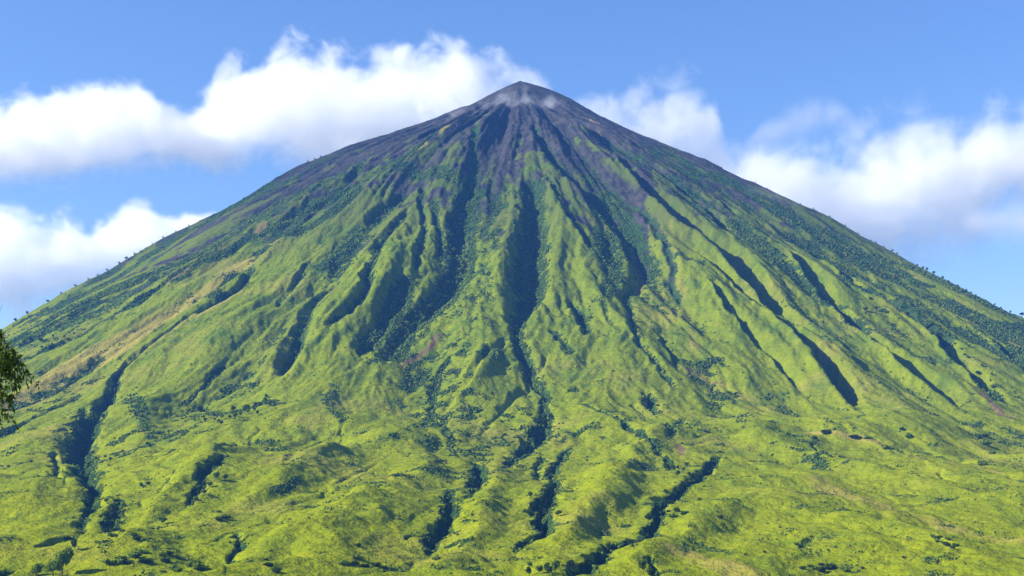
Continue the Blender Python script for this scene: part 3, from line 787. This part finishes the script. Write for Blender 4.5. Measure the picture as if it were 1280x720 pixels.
# the trees that can be told apart
x, y, z = on_slope(77, 719); put_tree(x, y, z - 0.5, 37 * y / F, 'largest bright green round tree in the bottom left corner', proto=proto_tree('t', 1500, 31, 0.36, 0.36, 0.56, 0.035, M_LUSH), rz=0.4)
x, y, z = on_slope(66, 721); put_tree(x, y, z - 0.5, 27 * y / F, 'smaller bushy tree leaning on the largest bottom left tree', proto=proto_tree('t', 1200, 32, 0.40, 0.38, 0.52, 0.035, M_LUSH), rz=1.4)
x, y, z = on_slope(45, 721); put_tree(x, y, z - 0.5, 20 * y / F, 'squat round tree standing leftmost in the bottom left corner', proto=proto_tree('t', 1100, 33, 0.42, 0.42, 0.5, 0.04, M_LUSH), rz=2.4)
x, y, z = on_slope(93, 688); put_tree(x, y, z - 0.3, 17 * y / F, 'slim pale tree at the lip of the dark left ravine', proto=TREES[1], rz=2.0, wide=0.8)
x, y, z = on_slope(203, 656); put_tree(x, y, z - 0.3, 13 * y / F, 'lone small tree with a trunk showing on the lower left grass', proto=TREES[2], rz=0.7)
x, y, z = on_slope(760, 688); put_tree(x, y, z - 0.3, 12 * y / F, 'pale young tree lit inside the shaded long ravine, the upper one', proto=TREES[3], wide=0.8)
x, y, z = on_slope(694, 716); put_tree(x, y, z - 0.3, 16 * y / F, 'pale lit tree in front of the long ravine mouth', proto=TREES[3], wide=0.9)
x, y, z = on_slope(804, 716); put_tree(x, y, z - 0.3, 18 * y / F, 'pale green tree on the bottom edge right of the long ravine', proto=TREES[3], wide=0.9)
# the skyline
def crest(px):
    t, _ = ray(px, 300)
    c = int(np.clip(np.searchsorted(tc, float(ray(px, 380)[0])), 1, NC - 1))
    i = int(np.argmax(TZ[:, c] * (yr > 500)))
    return float(tc[c] * yr[i]), float(yr[i]), float(ZF[i, c])
for px_, s_, pr, lb in ((1276, 12, FLAT, 'flat topped tree alone on the skyline at the right edge'), (1197, 8, TREES[0], 'round lone tree on the right skyline with sky under its crown'),
                        (1178, 10, TREES[1], 'tallest tree of the skyline row on the right ridge'), (154, 9, TREES[2], 'spreading tree on the left skyline above the brown strip')):
    x, y, z = crest(px_); put_tree(x, y, z - 1.2, 0.62 * s_ * y / F, lb, proto=pr)
for px_, s_ in ((905,4),(948,5),(962,4),(1004,5),(1020,5),(1040,5),(1060,5),(1075,5),(1092,5),(1098,5),(1108,5),(1118,7),(1124,6),(1148,6),(1155,7),(1160,8),(1169,9),(1186,7),(1208,8),(1214,7),(1220,6),(1232,5),(1242,6),(1250,5),(1262,7)):
    x, y, z = crest(px_); put_tree(x, y, z - 1.2, 0.62 * s_ * y / F, 'small dark tree in the row along the right skyline ridge', 'trees along the right skyline')
for px_, s_ in ((20,9),(34,8),(58,8),(75,6),(120,6),(146,7),(92,7),(108,6),(132,7),(164,7),(172,5),(186,5),(200,6),(215,5),(232,5),(262,4),(300,4),(380,5),(388,6),(396,5)):
    x, y, z = crest(px_); put_tree(x, y, z - 1.2, 0.62 * s_ * y / F, 'small tree along the left skyline ridge against the clouds', 'trees along the left skyline')

# uncountable low scrub: one mass
def scrub_mass(n):
    area = np.gradient(yr)[:, None] * Y * np.gradient(tc)[None]
    dens = np.clip(MASK[0] + 0.5 * n3 + 0.35 * n1 - 0.32, 0, 1) ** 1.4 * (1 - np.clip(1.4 * MASK[1], 0, 1) * 0.9)
    dens = np.maximum(dens, 0.008 * sstep(0.2, 0.5, n3) + 0.014 * sstep(-0.1, 0.5, n3) * sstep(60, 260, ZB) * (1 - 0.8 * smoothface))
    vis = (np.abs(tc) < 0.40)[None] & (yr > 720)[:, None] & (yr < 3650)[:, None]
    p = (area * dens * vis).ravel(); p = np.cumsum(p); p /= p[-1]
    k = np.searchsorted(p, RNG.random(n))
    i, j = np.unravel_index(k, (NR, NC))
    i = np.clip(i, 1, NR - 2); j = np.clip(j, 1, NC - 2)
    y_ = yr[i] + (RNG.random(n) - 0.5) * (yr[i+1] - yr[i-1]) * 0.5
    t_ = tc[j] + (RNG.random(n) - 0.5) * (tc[j+1] - tc[j-1]) * 0.5
    x_ = t_ * y_; z_ = z_at(x_, y_)
    ph = (1 + 5 ** 0.5) / 2
    ico = np.array([(-1,ph,0),(1,ph,0),(-1,-ph,0),(1,-ph,0),(0,-1,ph),(0,1,ph),(0,-1,-ph),(0,1,-ph),(ph,0,-1),(ph,0,1),(-ph,0,-1),(-ph,0,1)]) / 1.9021
    fc = np.array([(0,11,5),(0,5,1),(0,1,7),(0,7,10),(0,10,11),(1,5,9),(5,11,4),(11,10,2),(10,7,6),(7,1,8),(3,9,4),(3,4,2),(3,2,6),(3,6,8),(3,8,9),(4,9,5),(2,4,11),(6,2,10),(8,6,7),(9,8,1)])
    big_ = np.clip(MASK[0][i, j], 0.2, 1)
    r = (0.5 + 1.6 * RNG.random(n) ** 2.4) * (0.55 + 0.75 * big_) * np.where(y_ < 1500, 0.62, 1.0)
    V = ico[None] * (0.65 + 0.7 * RNG.random((n, 12, 1))) * r[:, None, None]
    V[..., 2] *= (0.7 + 0.5 * RNG.random(n))[:, None]
    V += np.stack([x_, y_, z_ + 0.35 * r], -1)[:, None]
    Fa = fc[None] + (np.arange(n) * 12)[:, None, None]
    m, t, b = new_mat('low_scrub')
    geo = nd(t, 'ShaderNodeNewGeometry')
    n_ = noise_n(t, geo.outputs['Position'], 0.012, 3, 0.6)
    v_ = math_n(t, 'MULTIPLY_ADD', geo.outputs['Random Per Island'], 0.7, math_n(t, 'MULTIPLY', n_, 0.5))
    c = mixc(t, ramp(t, v_, 0.25, 0.95), (0.022, 0.050, 0.011), (0.085, 0.130, 0.016))
    c = mixc(t, ramp(t, geo.outputs['Random Per Island'], 0.93, 0.99), c, (0.10, 0.075, 0.05))
    t.links.new(c, b.inputs['Base Color'])
    o = mesh_np('shrubbery', V.reshape(-1, 3), Fa.reshape(-1, 3), 3, m, True)
    tag(o, 'low dark scrub dotting the gullies and slopes', None, kind='stuff')
scrub_mass(230000)

# ------------------------------------------------------------------ the near tree whose branch hangs into the picture at the left edge
def near_tree():
    rng = np.random.default_rng(77)
    D = 26.0
    s = D / F
    def P(px, py, dy=0.0):
        t, e = ray(px, py); yy_ = D + dy
        return np.array([t * yy_, yy_, e * yy_])
    bx, by = P(-190, 600)[0], D + 0.6
    bz = float(base(np.array([bx]), np.array([by]))[0]) - 0.2
    root = bpy.data.objects.new('leafy_tree', None); COL.objects.link(root); root.location = (bx, by, bz)
    tag(root, 'near tree with drooping dark leafy sprays reaching in at the left edge', 'tree')
    O = np.array([bx, by, bz])
    top = P(-150, 240)
    trunk = [[(0, 0, 0, 0.22), *( (*(0.04 * rng.normal(size=2) + (top - O)[:2] * k), (top - O)[2] * k, 0.22 - 0.17 * k) for k in (0.2, 0.4, 0.6, 0.8, 1.0))]]
    tv, tq = tube(trunk, 10)
    mesh_np('trunk', tv, tq, 4, M_BARK, True, root)
    # limbs, then hanging twigs; leaves on the twigs
    ends = [(P(2, 412, 0.0), P(-150, 430, 0.4)), (P(13, 434, -0.3), P(-160, 470, 0.3)), (P(18, 452, 0.25), P(-160, 500, 0.2)), (P(12, 486, 0.0), P(-170, 520, 0.2)),
            (P(-30, 380, 0.5), P(-150, 400, 0.3)), (P(-60, 300, -0.6), P(-150, 360, 0.3)), (P(-240, 300, 0.8), P(-165, 380, 0.3)), (P(-330, 360, -0.4), P(-170, 430, 0.3)),
            (P(-300, 440, 0.9), P(-175, 480, 0.3)), (P(-130, 250, 0.9), P(-150, 330, 0.3)), (P(-160, 430, -1.6), P(-165, 450, 0.2)), (P(-170, 430, 2.2), P(-165, 450, 0.2))]
    limbs, twigs, L = [], [], []
    for e, a in ends:
        m_ = (e + a) / 2 + np.array([0, 0, 0.18])
        limbs.append([(*(a - O), 0.055), (*(m_ - O), 0.032), (*(e - O), 0.010)])
        nt_ = 66
        for q in range(nt_):
            k = rng.random() ** 0.6
            p0 = (a * (1 - k) ** 2 + 2 * m_ * k * (1 - k) + e * k * k) + rng.normal(size=3) * np.array([0.10, 0.22, 0.07])
            ln = 0.28 + 0.42 * rng.random()
            dr = np.array([0.28 * rng.normal() + 0.12, 0.28 * rng.normal(), -1.0]); dr /= np.linalg.norm(dr)
            p1 = p0 + np.array([dr[0] * 1.6, dr[1] * 1.6, 0.02]) * ln * 0.35; p2 = p1 + dr * ln
            twigs.append([(*(p0 - O), 0.006), (*(p1 - O), 0.005), (*(p2 - O), 0.002)])
            for u in range(26):
                w = rng.random()
                c = p0 * (1 - w) ** 2 + 2 * p1 * w * (1 - w) + p2 * w * w
                L.append((c - O, dr))
    # a bare twig end that shows above the leaves
    limbs.append([(*(P(-60, 392) - O), 0.012), (*(P(-20, 384) - O), 0.009), (*(P(0, 388) - O), 0.006), (*(P(3, 381) - O), 0.003)])
    bv, bq = tube(limbs, 6); mesh_np('branch', bv, bq, 4, M_BARK, True, root)
    wv, wq = tube(twigs, 3); mesh_np('twig', wv, wq, 4, M_BARK, False, root)
    n = len(L)
    c = np.array([l[0] for l in L]); dr = np.array([l[1] for l in L])
    ax = dr + 0.55 * rng.normal(size=(n, 3)); ax /= np.linalg.norm(ax, axis=1)[:, None]
    sd_ = np.cross(ax, rng.normal(size=(n, 3))); sd_ /= np.linalg.norm(sd_, axis=1)[:, None]
    nn = np.cross(ax, sd_)
    ln = (0.07 + 0.07 * rng.random(n))[:, None]; wd = ln * (0.15 + 0.07 * rng.random((n, 1)))
    V = np.stack([c, c + ax * ln * 0.45 + sd_ * wd + nn * wd * 0.4, c + ax * ln, c + ax * ln * 0.5 - sd_ * wd + nn * wd * 0.4], 1).reshape(-1, 3)
    m, t, b = new_mat('near_leaves')
    geo = nd(t, 'ShaderNodeNewGeometry')
    col = mixc(t, geo.outputs['Random Per Island'], (0.012, 0.036, 0.004), (0.13, 0.21, 0.012))
    t.links.new(col, b.inputs['Base Color'])
    b.inputs['Roughness'].default_value = 0.45
    b.inputs['Specular IOR Level'].default_value = 0.4
    tr = nd(t, 'ShaderNodeBsdfTranslucent', {'Color': mixc(t, 0.5, col, (0.07, 0.14, 0.006))})
    mx = nd(t, 'ShaderNodeMixShader', {0: 0.3, 1: b.outputs[0], 2: tr.outputs[0]})
    t.links.new(mx.outputs[0], t.nodes['Material Output'].inputs['Surface'])
    mesh_np('crown', V, np.arange(n * 4).reshape(n, 4), 4, m, False, root)
near_tree()

# ------------------------------------------------------------------ clouds: real bodies of vapour well behind the peak
def world_at(px, py, y):
    t, e = ray(px, py)
    return float(t * y), float(e * y)

def outward(me):
    bm = bmesh.new(); bm.from_mesh(me)
    bmesh.ops.recalc_face_normals(bm, faces=bm.faces)
    bm.to_mesh(me); bm.free()

def vapour(name, spec, y, half_depth, dens, nscale, label, soft=0.35, amp=1.7, bias=0.12, aniso=0.0, cat='cloud', kind=None, tilt=0.0):
    sp = np.array(spec, float)
    xs = np.array([world_at(a, 300, y)[0] for a in sp[:, 0]])
    zt = np.array([world_at(a, b, y)[1] for a, b in sp[:, :2]]); zb = np.array([world_at(a, b, y)[1] for a, b in sp[:, [0, 2]]])
    zc = (zt + zb) / 2; zh = (zt - zb) / 2 * 1.12
    ox, oz = xs.mean(), zc.mean()
    n = 64
    xi = np.linspace(xs[0], xs[-1], n)
    c = np.interp(xi, xs, zc) - oz; h = np.interp(xi, xs, zh)
    k = 1.16
    ang = np.linspace(0, 2 * np.pi, 20, endpoint=False)
    endt = np.sqrt(np.clip(1 - np.linspace(-1, 1, n) ** 8, 0.02, 1))
    V = np.stack([np.repeat((xi - ox)[:, None], 20, 1), half_depth * k * np.sin(ang)[None] * endt[:, None] + 0 * c[:, None],
                  c[:, None] + k * h[:, None] * np.cos(ang)[None] * endt[:, None]], -1)
    i = np.arange(n * 20).reshape(n, 20)
    q = np.stack([i[:-1], np.roll(i, -1, 1)[:-1], np.roll(i, -1, 1)[1:], i[1:]], -1).reshape(-1, 4)
    v = np.concatenate([V.reshape(-1, 3), [[xi[0] - ox, 0, c[0]], [xi[-1] - ox, 0, c[-1]]]])
    a0, a1 = n * 20, n * 20 + 1
    j = np.arange(20)
    cap = np.concatenate([np.stack([np.full(20, a0), np.roll(j, -1), j, j], -1), np.stack([np.full(20, a1), (n-1)*20 + j, (n-1)*20 + np.roll(j, -1), (n-1)*20 + j], -1)])
    m = bpy.data.materials.new(name + '_vapour'); m.use_nodes = True
    t = m.node_tree; t.nodes.clear()
    out = nd(t, 'ShaderNodeOutputMaterial')
    tcn = nd(t, 'ShaderNodeTexCoord')
    P = tcn.outputs['Object']
    s = nd(t, 'ShaderNodeSeparateXYZ', {0: P})
    u = nd(t, 'ShaderNodeMapRange', {0: s.outputs[0], 1: xi[0] - ox, 2: xi[-1] - ox, 3: 0.0, 4: 1.0}).outputs[0]
    lo, hi_ = c.min() - 1, c.max() + 1; hm = h.max()
    def curve(vals):
        fc = nd(t, 'ShaderNodeFloatCurve', {'Value': u})
        cv = fc.mapping.curves[0]
        uu = (xs - xs[0]) / (xs[-1] - xs[0])
        pts = list(zip(uu, vals))
        while len(cv.points) < len(pts): cv.points.new(0.5, 0.5)
        for p, (a, b) in zip(cv.points, pts): p.location = (a, b); p.handle_type = 'AUTO_CLAMPED'
        fc.mapping.update()
        return fc.outputs[0]
    cN = math_n(t, 'MULTIPLY_ADD', curve((zc - oz - lo) / (hi_ - lo)), hi_ - lo, lo)
    hN = math_n(t, 'MULTIPLY', curve(zh / hm), hm)
    zz = math_n(t, 'DIVIDE', math_n(t, 'SUBTRACT', s.outputs[2], cN), hN)
    yy = math_n(t, 'DIVIDE', s.outputs[1], half_depth)
    ex = math_n(t, 'POWER', math_n(t, 'ABSOLUTE', math_n(t, 'MULTIPLY_ADD', u, 2.0, -1.0)), 8.0)
    r2 = math_n(t, 'ADD', math_n(t, 'ADD', math_n(t, 'MULTIPLY', zz, zz), math_n(t, 'MULTIPLY', yy, yy)), ex)
    body = math_n(t, 'SUBTRACT', 1.0, r2)
    nz = noise_n(t, P, 1.0 / nscale, 7, 0.62, 0.35)
    f = math_n(t, 'ADD', math_n(t, 'MULTIPLY', body, 0.85), math_n(t, 'MULTIPLY_ADD', nz, amp, -0.5 * amp - bias))
    # the underside frays more gently than the domed tops
    wd = math_n(t, 'MULTIPLY_ADD', math_n(t, 'MULTIPLY', zz, -1.0, clamp=True), 0.6, soft)
    d = math_n(t, 'DIVIDE', f, wd, clamp=True)
    d = math_n(t, 'MULTIPLY', math_n(t, 'MULTIPLY', d, d), dens)
    pv = nd(t, 'ShaderNodeVolumeScatter', {'Color': (0.70, 0.69, 0.675, 1), 'Density': d, 'Anisotropy': 0.42})
    t.links.new(pv.outputs[0], out.inputs['Volume'])
    me = bpy.data.meshes.new(name)
    me.from_pydata([tuple(p) for p in v], [], [tuple(a) for a in q.tolist()] + [tuple(a[:3]) for a in cap.tolist()])
    outward(me)
    me.materials.append(m)
    o = bpy.data.objects.new(name, me); COL.objects.link(o)
    o.location = (ox, y, oz)
    tag(o, label, cat, kind=kind)
    return o

vapour('cloud', [(-170,122,250),(0,128,236),(30,120,242),(50,128,242),(80,103,240),(120,103,226),(160,106,214),(190,124,214),(215,134,218),(258,112,222),(278,76,222),(300,70,212),(325,82,204),(338,58,212),(375,50,235),(426,62,250),(500,58,260),(570,56,260),(640,68,250),(676,88,240),(712,116,210),(745,128,170)],
       7600, 340, 0.0075, 240, 'long white cloud bank rising behind the left shoulder of the peak', soft=0.34, amp=2.5)
vapour('cloud', [(-170,262,400),(0,258,402),(30,260,402),(50,272,400),(80,264,390),(100,274,380),(116,292,370),(124,282,365),(150,268,352),(174,248,345),(196,258,335),(212,274,330),(240,264,330),(280,262,330),(330,280,330)],
       7120, 280, 0.0075, 200, 'lower white cloud against the left edge of the mountain', soft=0.34, amp=2.5)
vapour('cloud', [(850,215,290),(890,190,330),(920,178,350),(962,180,370),(1017,180,372),(1052,166,372),(1084,152,372),(1117,130,366),(1152,126,362),(1190,134,352),(1227,128,325),(1260,124,290),(1300,122,268),(1360,120,260),(1450,125,250)],
       8200, 360, 0.0085, 290, 'broad pale cloud bank behind the right shoulder of the peak', soft=0.6, amp=2.6)
vapour('cloud', [(700,122,170),(740,118,185),(780,114,215),(800,104,235),(825,92,245),(850,86,250),(876,92,250),(892,112,250),(906,150,250),(925,190,250)],
       7750, 220, 0.007, 180, 'small upright cloud puff just right of the summit', soft=0.6, amp=2.6)
vapour('cloud', [(930,172,184),(970,140,190),(1010,118,184),(1045,120,172),(1076,140,166)],
       7000, 150, 0.0045, 190, 'thin wispy cloud above the right cloud bank', soft=0.8)
vapour('cloud', [(1196,262,290),(1230,255,300),(1262,244,312),(1310,236,320),(1400,236,320)],
       7300, 220, 0.006, 260, 'small greyish cloud at the right edge under the bank', soft=0.8)
vapour('cloud', [(650,96,170),(720,118,210),(790,140,250),(860,150,280),(930,170,300),(1000,176,320),(1060,200,340)],
       8700, 160, 0.006, 260, 'thin pale veil of cloud joining the summit puff to the right bank', soft=0.9, amp=2.4)
# vapour drifting across the summit
vapour('mist', [(500,176,204),(530,156,200),(560,138,192),(590,120,180),(612,108,166),(634,100,158),(655,104,150),(675,112,144),(700,118,140),(720,126,140)],
       3250, 60, 0.02, 40, 'thin white wisps of mist drifting across the dark summit', soft=0.8, amp=3.4, bias=0.34, kind='stuff')

vapour('mist', [(925,226,238),(950,228,248),(985,238,262),(1010,252,268)], 2750, 50, 0.006, 50, 'faint shred of mist on the right shoulder', soft=0.9, amp=2.6, bias=0.2, kind='stuff')

def haze():
    x0, x1, y0, y1, z0, z1 = -6600, 6600, -1900, 6650, -150, 1160
    v = [(x, y, z) for x in (x0, x1) for y in (y0, y1) for z in (z0, z1)]
    f = [(0,1,3,2),(4,6,7,5),(0,4,5,1),(2,3,7,6),(0,2,6,4),(1,5,7,3)]
    me = bpy.data.meshes.new('haze'); me.from_pydata(v, [], f); outward(me)
    m = bpy.data.materials.new('haze_air'); m.use_nodes = True
    t = m.node_tree; t.nodes.clear()
    out = nd(t, 'ShaderNodeOutputMaterial')
    pv = nd(t, 'ShaderNodeVolumePrincipled')
    pv.inputs['Color'].default_value = (0.10, 0.32, 1.0, 1)
    pv.inputs['Density'].default_value = 0.00005
    pv.inputs['Anisotropy'].default_value = 0.0
    t.links.new(pv.outputs[0], out.inputs['Volume'])
    me.materials.append(m)
    o = bpy.data.objects.new('haze', me); COL.objects.link(o)
    tag(o, kind='stuff')
haze()
